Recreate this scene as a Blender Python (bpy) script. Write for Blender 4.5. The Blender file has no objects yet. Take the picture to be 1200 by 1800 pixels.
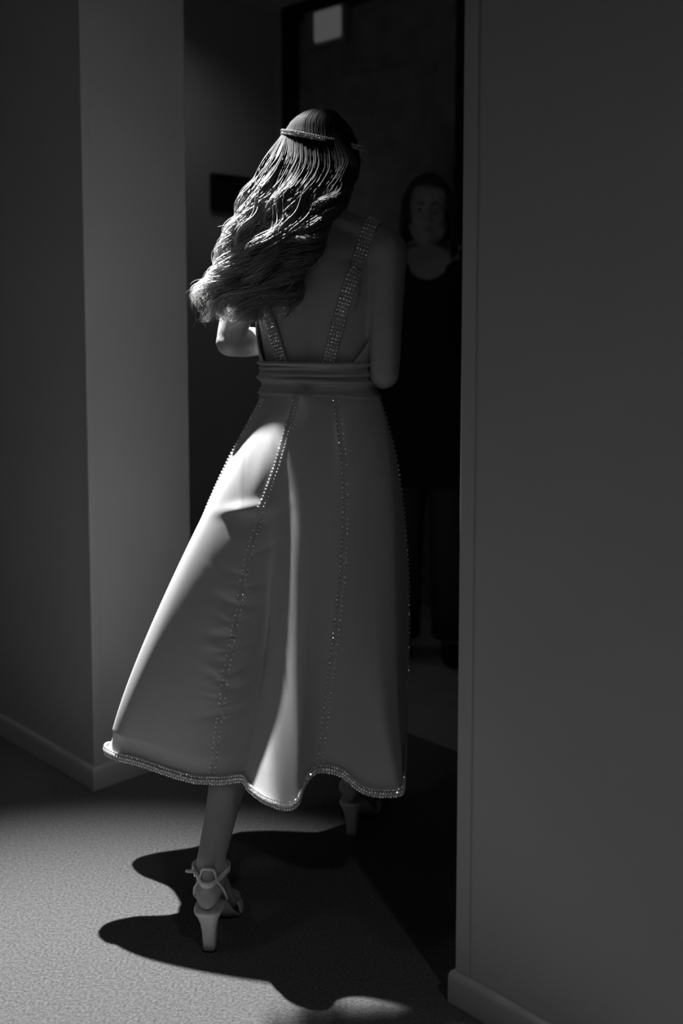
import bpy, bmesh, math, random
import numpy as np
from mathutils import Vector, Matrix
from mathutils.bvhtree import BVHTree

S = bpy.context.scene
COL = S.collection
rng = random.Random(7)
nrg = np.random.RandomState(11)

# ------------------------------------------------------------------ camera
F = 1895.0                       # focal length in pixels of the 1200x1800 frame
PITCH = math.radians(4.93)
CAM_Z = 1.31
CY0 = 724.0                      # image row of the optical axis (the frame is shifted down, verticals stay nearly upright)
cam = bpy.data.cameras.new('camera')
cam.sensor_fit = 'VERTICAL'
cam.sensor_height = 36.0
cam.sensor_width = 24.0
cam.lens = 36.0 * F / 1800.0
cam.shift_y = -(900 - CY0) / 1800
cam.clip_start = 0.05
cam.dof.use_dof = True
cam.dof.focus_distance = 2.3
cam.dof.aperture_fstop = 2.0
co = bpy.data.objects.new('camera', cam)
COL.objects.link(co)
co.location = (0, 0, CAM_Z)
co.rotation_euler = (math.pi / 2 - PITCH, 0, 0)
S.camera = co

# ------------------------------------------------------------------ world, lights, exposure
S.view_settings.view_transform = 'Standard'
S.view_settings.look = 'None'
S.view_settings.gamma = 1.0
S.view_settings.use_curve_mapping = False
S.view_settings.exposure = 0.0
S.cycles.use_denoising = True
w = bpy.data.worlds.new('world')
S.world = w
w.use_nodes = True
w.node_tree.nodes['Background'].inputs[0].default_value = (0.5, 0.5, 0.5, 1)
w.node_tree.nodes['Background'].inputs[1].default_value = 0.01


def spot(name, loc, target, watts, angle, blend, radius):
    l = bpy.data.lights.new(name, 'SPOT')
    l.energy = watts
    l.spot_size = math.radians(angle)
    l.spot_blend = blend
    l.shadow_soft_size = radius
    o = bpy.data.objects.new(name, l)
    COL.objects.link(o)
    o.location = loc
    o.rotation_euler = (Vector(target) - Vector(loc)).to_track_quat('-Z', 'Y').to_euler()
    return o


# the recessed spotlight in the soffit of the opening; the weak fills are added, unseen
LAMP = Vector((-0.51, 2.745, 2.74))
spot('downlight', LAMP, (-0.55, 1.60, 0.0), 1250, 51, 0.85, 0.022)
spot('corridor_fill', (1.0, -0.3, 2.74), (1.0, -0.3, 0.0), 30, 150, 1.0, 0.05)  # unseen fill added behind the camera to lift the right wall
spot('corridor_fill', (-1.9, 1.5, 2.74), (-1.9, 1.5, 0.0), 9, 150, 1.0, 0.08)  # unseen fill added to lift the left wall
spot('passage_fill', (-0.45, 4.35, 2.74), (-1.05, 4.95, 0.6), 3, 120, 1.0, 0.05)  # unseen spot added to brighten the passage side wall
spot('passage_fill', (0.75, 3.75, 2.74), (0.75, 3.75, 0.0), 0.55, 120, 1.0, 0.04)  # weak unseen fill for the passage

# ------------------------------------------------------------------ photo geometry helpers
CP, SP = math.cos(PITCH), math.sin(PITCH)


def ray(px, py):
    xc, yc = (px - 600) / F, -(py - CY0) / F
    return Vector((xc, CP + yc * SP, -SP + yc * CP))


def at(px, py, Y):
    d = ray(px, py)
    t = Y / d.y
    return Vector((d.x * t, Y, CAM_Z + d.z * t))


def onz(px, py, z):
    d = ray(px, py)
    t = (z - CAM_Z) / d.z
    return Vector((d.x * t, d.y * t, z))


def proj(p):
    x, y, z = p[0], p[1], p[2] - CAM_Z
    zc = y * CP - z * SP
    yc = y * SP + z * CP
    return 600 + F * x / zc, CY0 - F * yc / zc


# ------------------------------------------------------------------ materials
def grey(v):
    return (v, v, v, 1)


def mat(name, v, rough=0.6, spec=0.4, metal=0.0, noise=None, bump=None, sheen=0.0, coat=0.0, emit=None):
    m = bpy.data.materials.new(name)
    m.use_nodes = True
    nt = m.node_tree
    b = nt.nodes['Principled BSDF']
    b.inputs['Base Color'].default_value = grey(v)
    b.inputs['Roughness'].default_value = rough
    b.inputs['Specular IOR Level'].default_value = spec
    b.inputs['Metallic'].default_value = metal
    b.inputs['Sheen Weight'].default_value = sheen
    b.inputs['Coat Weight'].default_value = coat
    if emit:
        b.inputs['Emission Color'].default_value = grey(1)
        b.inputs['Emission Strength'].default_value = emit
    tc = nt.nodes.new('ShaderNodeTexCoord')
    if noise:
        sc, amt, det = noise
        n = nt.nodes.new('ShaderNodeTexNoise')
        n.inputs['Scale'].default_value = sc
        n.inputs['Detail'].default_value = det
        nt.links.new(tc.outputs['Object'], n.inputs['Vector'])
        r = nt.nodes.new('ShaderNodeMapRange')
        r.inputs['From Min'].default_value = 0.3
        r.inputs['From Max'].default_value = 0.7
        r.inputs['To Min'].default_value = v * (1 - amt)
        r.inputs['To Max'].default_value = v * (1 + amt)
        nt.links.new(n.outputs['Fac'], r.inputs['Value'])
        nt.links.new(r.outputs['Result'], b.inputs['Base Color'])
    if bump:
        sc, strength, dist = bump
        n2 = nt.nodes.new('ShaderNodeTexNoise')
        n2.inputs['Scale'].default_value = sc
        n2.inputs['Detail'].default_value = 4
        nt.links.new(tc.outputs['Object'], n2.inputs['Vector'])
        bp = nt.nodes.new('ShaderNodeBump')
        bp.inputs['Strength'].default_value = strength
        bp.inputs['Distance'].default_value = dist
        nt.links.new(n2.outputs['Fac'], bp.inputs['Height'])
        nt.links.new(bp.outputs['Normal'], b.inputs['Normal'])
    return m


M = {
    'wall': mat('wall_paint', 0.42, 0.75, 0.25, noise=(3.0, 0.04, 3), bump=(380, 0.12, 0.001)),
    'base': mat('baseboard_paint', 0.46, 0.38, 0.5, noise=(6, 0.04, 2)),
    'ceil': mat('ceiling_paint', 0.5, 0.85, 0.2, noise=(4, 0.03, 2)),
    'carpet': mat('carpet_pile', 0.102, 0.95, 0.1, noise=(170, 0.45, 5), bump=(230, 0.9, 0.008), sheen=0.15),
    'stone': mat('passage_floor', 0.35, 0.5, 0.4, noise=(9, 0.12, 4)),
    'door': mat('dark_door', 0.22, 0.45, 0.4, noise=(12, 0.2, 3)),
    'black': mat('black_paint', 0.012, 0.6, 0.3, noise=(20, 0.2, 2)),
    'skin': mat('skin', 0.34, 0.5, 0.4, noise=(30, 0.05, 3), bump=(500, 0.08, 0.0006)),
    'skin2': mat('skin_other', 0.30, 0.55, 0.35, noise=(30, 0.05, 3)),
    'satin': mat('white_satin', 0.38, 0.36, 0.7, noise=(40, 0.02, 3), bump=(900, 0.05, 0.0004), sheen=0.25),
    'satin_band': mat('white_satin_band', 0.35, 0.42, 0.5, noise=(40, 0.03, 3)),
    'crystal': mat('crystal_beads', 0.85, 0.12, 0.8, metal=0.55, noise=(300, 0.12, 1), coat=0.6),
    'shoe': mat('sandal_leather', 0.66, 0.32, 0.5, noise=(60, 0.05, 2)),
    'rubber': mat('heel_rubber', 0.02, 0.7, 0.3, noise=(60, 0.2, 2)),
    'metal': mat('buckle_metal', 0.8, 0.2, 0.5, metal=1.0, noise=(90, 0.05, 1)),
    'hair_dark': mat('dark_hair', 0.015, 0.45, 0.4, noise=(90, 0.3, 3)),
    'cloth_black': mat('black_cloth', 0.012, 0.8, 0.2, noise=(60, 0.2, 3)),
    'cloth_grey': mat('charcoal_cloth', 0.06, 0.85, 0.2, noise=(60, 0.15, 3)),
    'eye': mat('eyeball', 0.6, 0.15, 0.6, noise=(20, 0.02, 1)),
    'lip': mat('lips', 0.2, 0.4, 0.4, noise=(80, 0.05, 1)),
    'lamp': mat('frosted_diffuser', 0.6, 0.5, 0.4, noise=(20, 0.02, 1), emit=0.055),
    'lampbox': mat('lamp_housing', 0.25, 0.5, 0.4, noise=(20, 0.05, 1)),
}

# hair: strand-wise tone variation with the lit lower left painted in, a glossy lobe along the locks
def hair_material():
    m = bpy.data.materials.new('wavy_hair')
    m.use_nodes = True
    nt = m.node_tree
    b = nt.nodes['Principled BSDF']
    at_ = nt.nodes.new('ShaderNodeAttribute')
    at_.attribute_name = 'tone'
    nt.links.new(at_.outputs['Color'], b.inputs['Base Color'])
    b.inputs['Roughness'].default_value = 0.58
    b.inputs['Specular IOR Level'].default_value = 0.12
    return m


M['hair'] = hair_material()


# ------------------------------------------------------------------ mesh builder
class MB:
    def __init__(self):
        self.v = []
        self.f = []
        self.tone = []

    def add(self, verts, faces, tone=None):
        o = len(self.v)
        self.v += [tuple(map(float, p)) for p in verts]
        self.f += [tuple(i + o for i in f) for f in faces]
        if tone is not None:
            self.tone += [tone] * len(verts) if not hasattr(tone, '__len__') else list(tone)

    def rings(self, rings, closed=True, caps=True, tone=None):
        n = len(rings[0])
        vs = [p for r in rings for p in r]
        fs = []
        m = n if closed else n - 1
        for i in range(len(rings) - 1):
            for j in range(m):
                k = (j + 1) % n
                fs.append((i * n + j, i * n + k, (i + 1) * n + k, (i + 1) * n + j))
        if caps and closed:
            fs.append(tuple(range(n))[::-1])
            fs.append(tuple((len(rings) - 1) * n + j for j in range(n)))
        self.add(vs, fs, tone)

    def tube(self, pts, radii, sides=10, up=None, aspect=1.0, round_ends=True, tone=None, caps=True):
        """sweep along pts; aspect = width / height of the section, width across `up`"""
        P = [Vector(p) for p in pts]
        if not hasattr(radii, '__len__'):
            radii = [radii] * len(P)
        radii = list(radii)
        if round_ends:
            d0 = (P[0] - P[1]).normalized()
            d1 = (P[-1] - P[-2]).normalized()
            a, b = [], []
            for k in (1.0, 0.85, 0.5):
                a.append((P[0] + d0 * radii[0] * k, radii[0] * max(0.12, math.sqrt(max(0, 1 - k * k)))))
                b.insert(0, (P[-1] + d1 * radii[-1] * k, radii[-1] * max(0.12, math.sqrt(max(0, 1 - k * k)))))
            P = [q[0] for q in a] + P + [q[0] for q in b]
            radii = [q[1] for q in a] + radii + [q[1] for q in b]
        T = []
        for i in range(len(P)):
            t = P[min(i + 1, len(P) - 1)] - P[max(i - 1, 0)]
            T.append(t.normalized() if t.length > 1e-9 else Vector((0, 0, 1)))
        ref = Vector(up) if up is not None else (Vector((0, 0, 1)) if abs(T[0].z) < 0.9 else Vector((0, 1, 0)))
        rs = []
        nrm = None
        for i in range(len(P)):
            if nrm is None or up is not None:
                nrm = (ref - T[i] * ref.dot(T[i]))
            else:
                nrm = nrm - T[i] * nrm.dot(T[i])
            if nrm.length < 1e-8:
                nrm = T[i].orthogonal()
            nrm.normalize()
            bi = T[i].cross(nrm)
            r = radii[i]
            rs.append([P[i] + nrm * (r * math.sin(2 * math.pi * j / sides)) + bi * (r * aspect * math.cos(2 * math.pi * j / sides)) for j in range(sides)])
        self.rings(rs, tone=tone, caps=caps)

    def ellipsoid(self, c, r, rot=None, nu=20, nv=12):
        c = Vector(c)
        vs = []
        for i in range(nv + 1):
            a = math.pi * i / nv
            for j in range(nu):
                b = 2 * math.pi * j / nu
                p = Vector((r[0] * math.sin(a) * math.cos(b), r[1] * math.sin(a) * math.sin(b), r[2] * math.cos(a)))
                if rot is not None:
                    p = rot @ p
                vs.append(c + p)
        fs = [(i * nu + j, (i + 1) * nu + j, (i + 1) * nu + (j + 1) % nu, i * nu + (j + 1) % nu) for i in range(nv) for j in range(nu)]
        self.add(vs, fs)

    def box(self, lo, hi, xf=None):
        vs = [Vector((x, y, z)) for x in (lo[0], hi[0]) for y in (lo[1], hi[1]) for z in (lo[2], hi[2])]
        if xf:
            vs = [xf(p) for p in vs]
        self.add(vs, [(0, 1, 3, 2), (4, 6, 7, 5), (0, 4, 5, 1), (2, 3, 7, 6), (0, 2, 6, 4), (1, 5, 7, 3)])

    def mesh(self, name):
        me = bpy.data.meshes.new(name)
        me.from_pydata(self.v, [], self.f)
        me.validate()
        if not self.tone:
            bm = bmesh.new()
            bm.from_mesh(me)
            bmesh.ops.remove_doubles(bm, verts=bm.verts, dist=1e-7)
            bmesh.ops.recalc_face_normals(bm, faces=bm.faces)
            bm.to_mesh(me)
            bm.free()
        if self.tone and len(self.tone) == len(me.vertices):
            a = me.attributes.new('tone', 'FLOAT_COLOR', 'POINT')
            buf = np.ones((len(self.tone), 4), dtype=np.float32)
            buf[:, :3] = np.array(self.tone, dtype=np.float32)[:, None]
            a.data.foreach_set('color', buf.ravel())
        return me


def link(name, me, m, parent=None, smooth=True):
    o = bpy.data.objects.new(name, me)
    COL.objects.link(o)
    me.materials.clear()
    me.materials.append(m)
    if smooth:
        me.polygons.foreach_set('use_smooth', [True] * len(me.polygons))
    if parent is not None:
        o.parent = parent
        o.matrix_parent_inverse = Matrix.Translation(-parent.location)
    return o


def build(name, mb, m, parent=None, smooth=True, bevel=0.0, solid=0.0):
    o = link(name, mb.mesh(name), m, parent, smooth)
    if solid:
        md = o.modifiers.new('thickness', 'SOLIDIFY')
        md.thickness = solid
        md.offset = 0
    if bevel:
        md = o.modifiers.new('bevel', 'BEVEL')
        md.width = bevel
        md.segments = 3
        md.limit_method = 'ANGLE'
    return o


def fused(mb, name, voxel, smooth_it):
    """one continuous skin over overlapping shapes"""
    me = mb.mesh(name)
    o = bpy.data.objects.new('tmp', me)
    COL.objects.link(o)
    r = o.modifiers.new('r', 'REMESH')
    r.mode = 'VOXEL'
    r.voxel_size = voxel
    s = o.modifiers.new('s', 'SMOOTH')
    s.factor = 0.5
    s.iterations = smooth_it
    dg = bpy.context.evaluated_depsgraph_get()
    out = bpy.data.meshes.new_from_object(o.evaluated_get(dg))
    out.name = name
    bpy.data.objects.remove(o)
    bpy.data.meshes.remove(me)
    return out


def tag(o, label, cat=None, kind=None, group=None):
    o['label'] = label
    if cat:
        o['category'] = cat
    if kind:
        o['kind'] = kind
    if group:
        o['group'] = group
    return o


def empty(name, loc):
    e = bpy.data.objects.new(name, None)
    COL.objects.link(e)
    e.location = loc
    e.empty_display_size = 0.1
    return e


def cat(pts, n):
    """Catmull-Rom through pts, n samples"""
    P = [np.array(p, float) for p in pts]
    P = [2 * P[0] - P[1]] + P + [2 * P[-1] - P[-2]]
    out = []
    seg = len(P) - 3
    for i in range(n):
        u = i / (n - 1) * seg
        k = min(int(u), seg - 1)
        t = u - k
        a, b, c, d = P[k:k + 4]
        out.append(0.5 * ((2 * b) + (c - a) * t + (2 * a - 5 * b + 4 * c - d) * t * t + (3 * b - a - 3 * c + d) * t ** 3))
    return out


# ------------------------------------------------------------------ the setting
NV = Vector((1977, F / CP, 0)).normalized()       # into the passage
UV = Vector((NV.y, -NV.x, 0))                     # along the wall towards its near end
L0 = onz(168, 1386, 0)                            # foot of the far corner of the opening
R0 = onz(824, 1748, 0)
W = (R0 - L0).dot(UV)                             # width of the opening
T = 0.335                                         # wall thickness
CEIL = 2.78
PU, PN = -1.5, 1.95                               # passage side wall and end wall


def un(p):
    return L0 + UV * p[0] + NV * p[1] + Vector((0, 0, p[2]))


def slab(name, lo, hi, m, label=None, bevel=0.0, parent=None):
    mb = MB()
    mb.box(lo, hi, un)
    o = build(name, mb, m, parent, smooth=False, bevel=bevel)
    o['kind'] = 'structure'
    if label:
        o['label'] = label
    return o


def plate(name, poly, z0, z1, m, label):
    mb = MB()
    mb.rings([[Vector((p.x, p.y, z)) for p in poly] for z in (z0, z1)])
    o = build(name, mb, m, smooth=False)
    return tag(o, label, kind='structure')


BACK = -2.5
FLOOR_N = 0.93
plate('floor', [un((u, n, 0)) for u, n in ((-3.6, BACK - .1), (5.1, BACK - .1), (5.1, FLOOR_N), (-3.6, FLOOR_N))], -0.05, 0.0, M['carpet'],
      'grey short-pile carpet floor lit by a pool of light')
plate('floor_passage', [un((u, n, 0)) for u, n in ((-3.6, FLOOR_N), (5.1, FLOOR_N), (5.1, PN + .2), (-3.6, PN + .2))], -0.05, 0.001, M['stone'],
      'smooth paler floor of the dark passage')
plate('ceiling', [un((u, n, 0)) for u, n in ((-3.6, BACK - .1), (5.1, BACK - .1), (5.1, PN + .2), (-3.6, PN + .2))], CEIL, CEIL + .05, M['ceil'],
      'plain pale ceiling over corridor and passage')
wl = slab('wall_left', (-3.6, 0, 0), (0, T, CEIL), M['wall'], 'painted wall with thick reveal at the far side of the opening', bevel=0.004)
wr = slab('wall_right', (W, 0, 0), (5.1, T, CEIL), M['wall'], 'painted wall at the near side of the opening', bevel=0.004)
slab('wall_passage', (PU - .1, T, 0), (PU, PN, CEIL), M['wall'], 'dim side wall of the passage bearing a dark sign')
slab('wall_end', (PU - .1, PN, 0), (5.1, PN + .1, CEIL), M['wall'], 'dark end wall of the passage')
slab('wall_back', (-3.6, BACK - .1, 0), (5.1, BACK, CEIL), M['wall'], 'corridor wall facing the opening')
slab('wall_far', (-3.7, BACK, 0), (-3.6, PN, CEIL), M['wall'], 'short wall closing the far corridor end')
slab('wall_near', (5.1, BACK, 0), (5.2, PN, CEIL), M['wall'], 'short wall closing the near corridor end')

BH, BT = 0.066, 0.014


def base_profile():
    return [(0, 0), (BT, 0), (BT, BH - .016), (BT - .001, BH - .008), (BT - .004, BH - .002), (BT - .008, BH), (0, BH)]


def baseboard(name, path, label):
    """path: list of (u,n) wall points; outward = to the right-hand side of travel"""
    pts = [Vector((p[0], p[1])) for p in path]
    nrm = []
    for i in range(len(pts) - 1):
        d = (pts[i + 1] - pts[i]).normalized()
        nrm.append(Vector((d.y, -d.x)))
    mb = MB()
    rings = []
    for i, p in enumerate(pts):
        if i == 0:
            m = nrm[0]
        elif i == len(pts) - 1:
            m = nrm[-1]
        else:
            m = nrm[i - 1] + nrm[i]
            m = m / max(0.2, m.dot(nrm[i]))
        rings.append([un((p.x + m.x * a, p.y + m.y * a, z)) for a, z in base_profile()])
    mb.rings(rings)
    o = build(name, mb, M['base'], smooth=False, bevel=0.0015)
    return tag(o, label, kind='structure')


baseboard('baseboard_left', [(-3.6, 0), (0, 0), (0, T), (PU, T)], 'low rounded baseboard wrapping the far corner of the opening')
baseboard('baseboard_right', [(W + .0, T), (W, 0), (5.1, 0)], 'low rounded baseboard along the near wall and its corner')
baseboard('baseboard_passage', [(PU, T), (PU, PN), (5.1, PN)], 'low baseboard in the dark passage')

# slim corner guards on both edges of the opening
GW = 0.030
for nm, u0, u1, lab in (('trim_1', W - .003, W + GW, 'slim vertical corner strip on the near edge of the opening'),
                        ('trim_2', -0.012, .003, 'slim vertical corner strip on the far edge of the opening')):
    mb = MB()
    mb.box((u0, -.0045, BH), (u1, 0.02, CEIL), un)
    o = build(nm, mb, M['wall'], smooth=False, bevel=0.002)
    tag(o, lab, kind='structure')

# end wall: dark door with frame, seen past the person
def on_un(px, py, n=None, u=None):
    """point of a photo direction on the plane n = const or u = const"""
    d = ray(px, py)
    o = Vector((0, 0, CAM_Z)) - L0
    ax, val = (NV, n) if n is not None else (UV, u)
    t = (val - o.dot(ax)) / d.dot(ax)
    p = o + d * t
    return p.dot(UV), p.dot(NV), p.z


corner_u = PU
ud0 = on_un(529, 300, n=PN)[0]
ud1 = ud0 + 0.98
mb = MB()
mb.box((ud0, PN - .012, 0.006), (ud1, PN - .001, 2.70), un)
for z0, z1 in ((0.16, 1.0), (1.16, 2.40)):
    mb.box((ud0 + .13, PN - .018, z0), (ud1 - .13, PN - .011, z1), un)
door = build('door_1', mb, M['door'], smooth=False, bevel=0.003)
tag(door, 'dark panelled door at the end of the passage', kind='structure')
mb = MB()
mb.box((max(PU + .002, ud0 - .10), PN - .035, 0), (ud0, PN - .001, CEIL), un)
mb.box((ud1, PN - .035, 0), (ud1 + .10, PN - .001, CEIL), un)
mb.box((max(PU + .002, ud0 - .10), PN - .035, 2.70), (ud1 + .10, PN - .001, CEIL), un)
build('door_frame', mb, M['black'], door, smooth=False, bevel=0.003)
mb = MB()
hp = un((ud1 - .08, PN - .018, 1.02))
mb.tube([hp, hp - NV * .05], 0.009, 10)
mb.tube([hp - NV * .05, hp - NV * .05 - UV * .12], 0.009, 10)
build('door_handle', mb, M['metal'], door)

# dim lamp high on the end wall
ul, _, zl = on_un(590, 48, n=PN)
lamp = empty('wall_lamp', un((ul, PN - .03, zl - .085)))
tag(lamp, 'small dimly glowing box lamp high on the dark passage door', 'lamp')
mb = MB()
mb.box((ul - .16, PN - .055, zl - .085), (ul + .11, PN - .0185, zl + .085), un)
build('housing', mb, M['lampbox'], lamp, smooth=False, bevel=0.008)
mb = MB()
mb.box((ul - .075, PN - .072, zl - .068), (ul + .095, PN - .05, zl + .068), un)
build('diffuser', mb, M['lamp'], lamp, smooth=False, bevel=0.012)

# dark sign on the passage side wall
_, na, za = on_un(368, 304, u=PU)
_, nb, zb = on_un(436, 376, u=PU)
zmid = (za + zb) / 2
sg = empty('wall_sign', un((PU, (na + nb) / 2, zb)))
tag(sg, 'small black rectangular sign mounted on the passage wall', 'sign')
mb = MB()
mb.box((PU, na + .01, zb + .01), (PU + .012, nb - .01, za - .01), un)
build('sign_plate', mb, M['black'], sg, smooth=False, bevel=0.002)
mb = MB()
for (a, b, c, d) in ((na, nb, zb, zb + .012), (na, nb, za - .012, za), (na, na + .012, zb, za), (nb - .012, nb, zb, za)):
    mb.box((PU, a, c), (PU + .018, b, d), un)
build('sign_frame', mb, M['black'], sg, smooth=False)


# ------------------------------------------------------------------ human bodies
class Frame:
    def __init__(self, o, yaw, scale=1.0):
        self.o = Vector(o)
        self.r = Vector((math.cos(yaw), -math.sin(yaw), 0))
        self.f = Vector((math.sin(yaw), math.cos(yaw), 0))
        self.k = scale
        self.rot = Matrix((self.r, self.f, Vector((0, 0, 1)))).transposed()

    def __call__(self, r, f, z):
        return self.o + self.r * (r * self.k) + self.f * (f * self.k) + Vector((0, 0, z * self.k))


# z, half width, depth to the back, depth to the front, forward offset
TORSO = [(0.86, .110, .085, .075, 0), (0.92, .160, .108, .088, 0), (0.99, .172, .115, .095, 0), (1.06, .158, .100, .096, 0),
         (1.12, .134, .084, .092, 0), (1.18, .120, .076, .088, 0), (1.23, .119, .076, .087, 0), (1.29, .127, .083, .095, 0),
         (1.35, .136, .091, .112, 0), (1.40, .142, .096, .118, 0), (1.45, .147, .093, .100, 0), (1.49, .148, .082, .076, 0),
         (1.52, .118, .064, .058, .002), (1.545, .075, .054, .050, .006)]
TZ = np.array([t[0] for t in TORSO])


def torso_pt(fr, th, z, off=0.0):
    hw, db, df, fo = (np.interp(z, TZ, [t[i] for t in TORSO]) for i in (1, 2, 3, 4))
    c, s = math.cos(th), math.sin(th)
    e = 2 / 2.35
    x = math.copysign(abs(c) ** e, c) * (hw + off)
    y = math.copysign(abs(s) ** e, s) * ((df if s > 0 else db) + off)
    # shallow spine furrow
    if s < 0:
        y += 0.010 * math.exp(-(x / 0.022) ** 2) * (1 if 1.0 < z < 1.47 else 0)
    return fr(x, y + fo, z)


def hand(mb, fr_pos, fwd, out, palm_n, curl=0.5, k=1.0, thumb=1):
    """palm with five separate bent fingers; fwd = towards the fingertips, out = to the little finger, palm_n = palm side"""
    p = Vector(fr_pos)
    fwd, out, palm_n = fwd.normalized(), out.normalized(), palm_n.normalized()
    rot = Matrix((out, fwd, palm_n)).transposed()
    mb.ellipsoid(p + fwd * .045 * k, (.037 * k, .052 * k, .015 * k), rot)
    for i, ln in enumerate((.068, .076, .070, .054)):
        base = p + fwd * (.082 - .004 * abs(i - 1)) * k + out * (-.026 + i * .0175) * k
        pts = [base - fwd * .02 * k, base]
        d = fwd.copy()
        q = base
        for s in (.45, .30, .25):
            d = (d + palm_n * curl * (0.55 if s == .45 else 0.6)).normalized()
            q = q + d * ln * s * k
            pts.append(q)
        mb.tube(pts, [.0085 * k, .0085 * k, .008 * k, .0072 * k, .0058 * k], 8)
    b = p + fwd * .018 * k - out * .030 * k
    d = (fwd * .75 - out * .7 + palm_n * .25).normalized()
    q1 = b + d * .034 * k
    d2 = (d + fwd * .5 + palm_n * .3).normalized()
    mb.tube([b - d * .01 * k, q1, q1 + d2 * .028 * k, q1 + (d2 + palm_n * .3).normalized() * .05 * k], [.013 * k, .0105 * k, .0092 * k, .007 * k], 8)


def head(mb, fr, hc, hrot, k=1.0):
    """cranium, jaw, brow, nose, cheeks, lips, ears; hrot columns: right, forward, up"""
    def hp(x, y, z):
        return hc + hrot @ Vector((x * k, y * k, z * k))
    mb.ellipsoid(hp(0, -.008, .022), (.074 * k, .096 * k, .096 * k), hrot, 28, 18)
    mb.ellipsoid(hp(0, .028, -.035), (.060 * k, .064 * k, .078 * k), hrot, 24, 16)
    mb.ellipsoid(hp(0, .062, -.088), (.026 * k, .026 * k, .022 * k), hrot)
    for s in (-1, 1):
        mb.tube([hp(s * .058, .0, -.045), hp(s * .042, .045, -.082), hp(0, .068, -.095)], [.022 * k, .020 * k, .018 * k], 10)
        mb.ellipsoid(hp(s * .036, .062, -.030), (.024 * k, .020 * k, .022 * k), hrot)
        mb.ellipsoid(hp(s * .030, .074, .020), (.026 * k, .014 * k, .009 * k), hrot)
        # ear
        mb.ellipsoid(hp(s * .076, -.006, -.008), (.007 * k, .017 * k, .030 * k), hrot)
        mb.tube([hp(s * .080, .006, .016), hp(s * .084, -.012, .020), hp(s * .083, -.020, -.002), hp(s * .079, -.006, -.032)], .005 * k, 8)
        mb.ellipsoid(hp(s * .009, .098, -.034), (.008 * k, .010 * k, .007 * k), hrot)
    mb.tube([hp(0, .082, .016), hp(0, .096, -.010), hp(0, .107, -.030)], [.008 * k, .0085 * k, .0105 * k], 10)
    return hp


def face_parts(fr, hp, hrot, parent, k=1.0):
    for s in (-1, 1):
        mb = MB()
        mb.ellipsoid(hp(s * .030, .0755, .002), (.0135 * k, .0118 * k, .0062 * k), hrot)
        build('eye', mb, M['eye'], parent)
        mb = MB()
        mb.ellipsoid(hp(s * .030, .0860, .002), (.0058 * k, .003 * k, .0056 * k), hrot)
        build('pupil', mb, M['black'], parent)
        mb = MB()
        mb.tube([hp(s * .013, .090, .021), hp(s * .030, .089, .026), hp(s * .046, .076, .020)], [.003 * k, .0035 * k, .002 * k], 8)
        build('eyebrow', mb, M['hair_dark'], parent)
    mb = MB()
    mb.tube([hp(-.024, .077, -.062), hp(-.008, .087, -.058), hp(0, .087, -.060), hp(.008, .087, -.058), hp(.024, .077, -.062)], [.002, .0055, .005, .0055, .002], 8)
    mb.tube([hp(-.021, .077, -.065), hp(0, .086, -.069), hp(.021, .077, -.065)], [.002, .0065, .002], 8)
    build('lips', mb, M['lip'], parent)


def sole_z(f, lift):
    t = min(1, max(0, (f - .025) / .105))
    return .012 + (lift - .012) * (1 - (3 * t * t - 2 * t ** 3))


class Foot:
    def __init__(self, heel, yaw, side):
        self.o = Vector(heel)
        self.f = Vector((math.sin(yaw), math.cos(yaw), 0))
        self.r = Vector((math.cos(yaw), -math.sin(yaw), 0))
        self.s = side

    def __call__(self, r, f, z):
        return self.o + self.r * r + self.f * f + Vector((0, 0, z))


FOOT = [(-.030, .010, .018), (-.024, .020, .040), (-.010, .027, .058), (.012, .031, .072), (.040, .031, .080), (.070, .034, .066),
        (.100, .040, .048), (.130, .044, .036), (.160, .043, .028), (.180, .036, .022)]


def foot_shape(mb, ft, lift):
    rs = []
    for f, hw, h in FOOT:
        z = sole_z(f, lift) + .004
        rs.append([ft(hw * math.cos(a), f, z + h / 2 + h / 2 * math.sin(a)) for a in [2 * math.pi * j / 18 for j in range(18)]])
    mb.rings(rs)
    for i in range(5):
        x = (-.032 + i * .0155) * ft.s
        ln = (.040, .038, .034, .028, .020)[i if True else 4 - i]
        r = (.0115, .0088, .0082, .0078, .0072)[i]
        z = sole_z(.2, lift) + .004 + r
        # big toe on the inner side
        mb.tube([ft(x * -1, .165, z + .004), ft(x * -1, .165 + ln * .6, z + .003), ft(x * -1, .165 + ln, z)], [r, r, r * .85], 10)


def leg_shape(mb, hip, knee, ft, lift, k=1.0):
    ankle = ft(0, .028, lift + .085)
    a = Vector(hip)
    b = Vector(knee)
    back = (a + ankle) / 2 - b
    if back.length < .01:
        back = -ft.f
    pts = [a, a.lerp(b, .35), a.lerp(b, .7), b, b.lerp(ankle, .12) - ft.f * .006, b.lerp(ankle, .30) - ft.f * .014, b.lerp(ankle, .52) - ft.f * .008, b.lerp(ankle, .8), ankle, ft(0, .022, lift + .04)]
    rad = [.090, .080, .063, .054, .052, .056, .047, .034, .030, .031]
    mb.tube(pts, [r * k for r in rad], 20)
    # ankle bones and the heel tendon
    for s in (-1, 1):
        mb.ellipsoid(ft(s * .030, .028, lift + .070), (.009, .011, .011))
    mb.tube([b.lerp(ankle, .8) - ft.f * .020, ft(0, -.004, lift + .085), ft(0, -.012, lift + .045)], [.014, .0095, .016], 10)


def arm_shape(mb, sh, el, wr, k=1.0):
    sh, el, wr = Vector(sh), Vector(el), Vector(wr)
    mb.tube([sh, sh.lerp(el, .25), sh.lerp(el, .6), sh.lerp(el, .92), el], [r * k for r in (.047, .042, .037, .033, .031)], 16)
    mb.tube([el, el.lerp(wr, .2), el.lerp(wr, .5), el.lerp(wr, .85), wr], [r * k for r in (.032, .035, .031, .023, .022)], 16)


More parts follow.
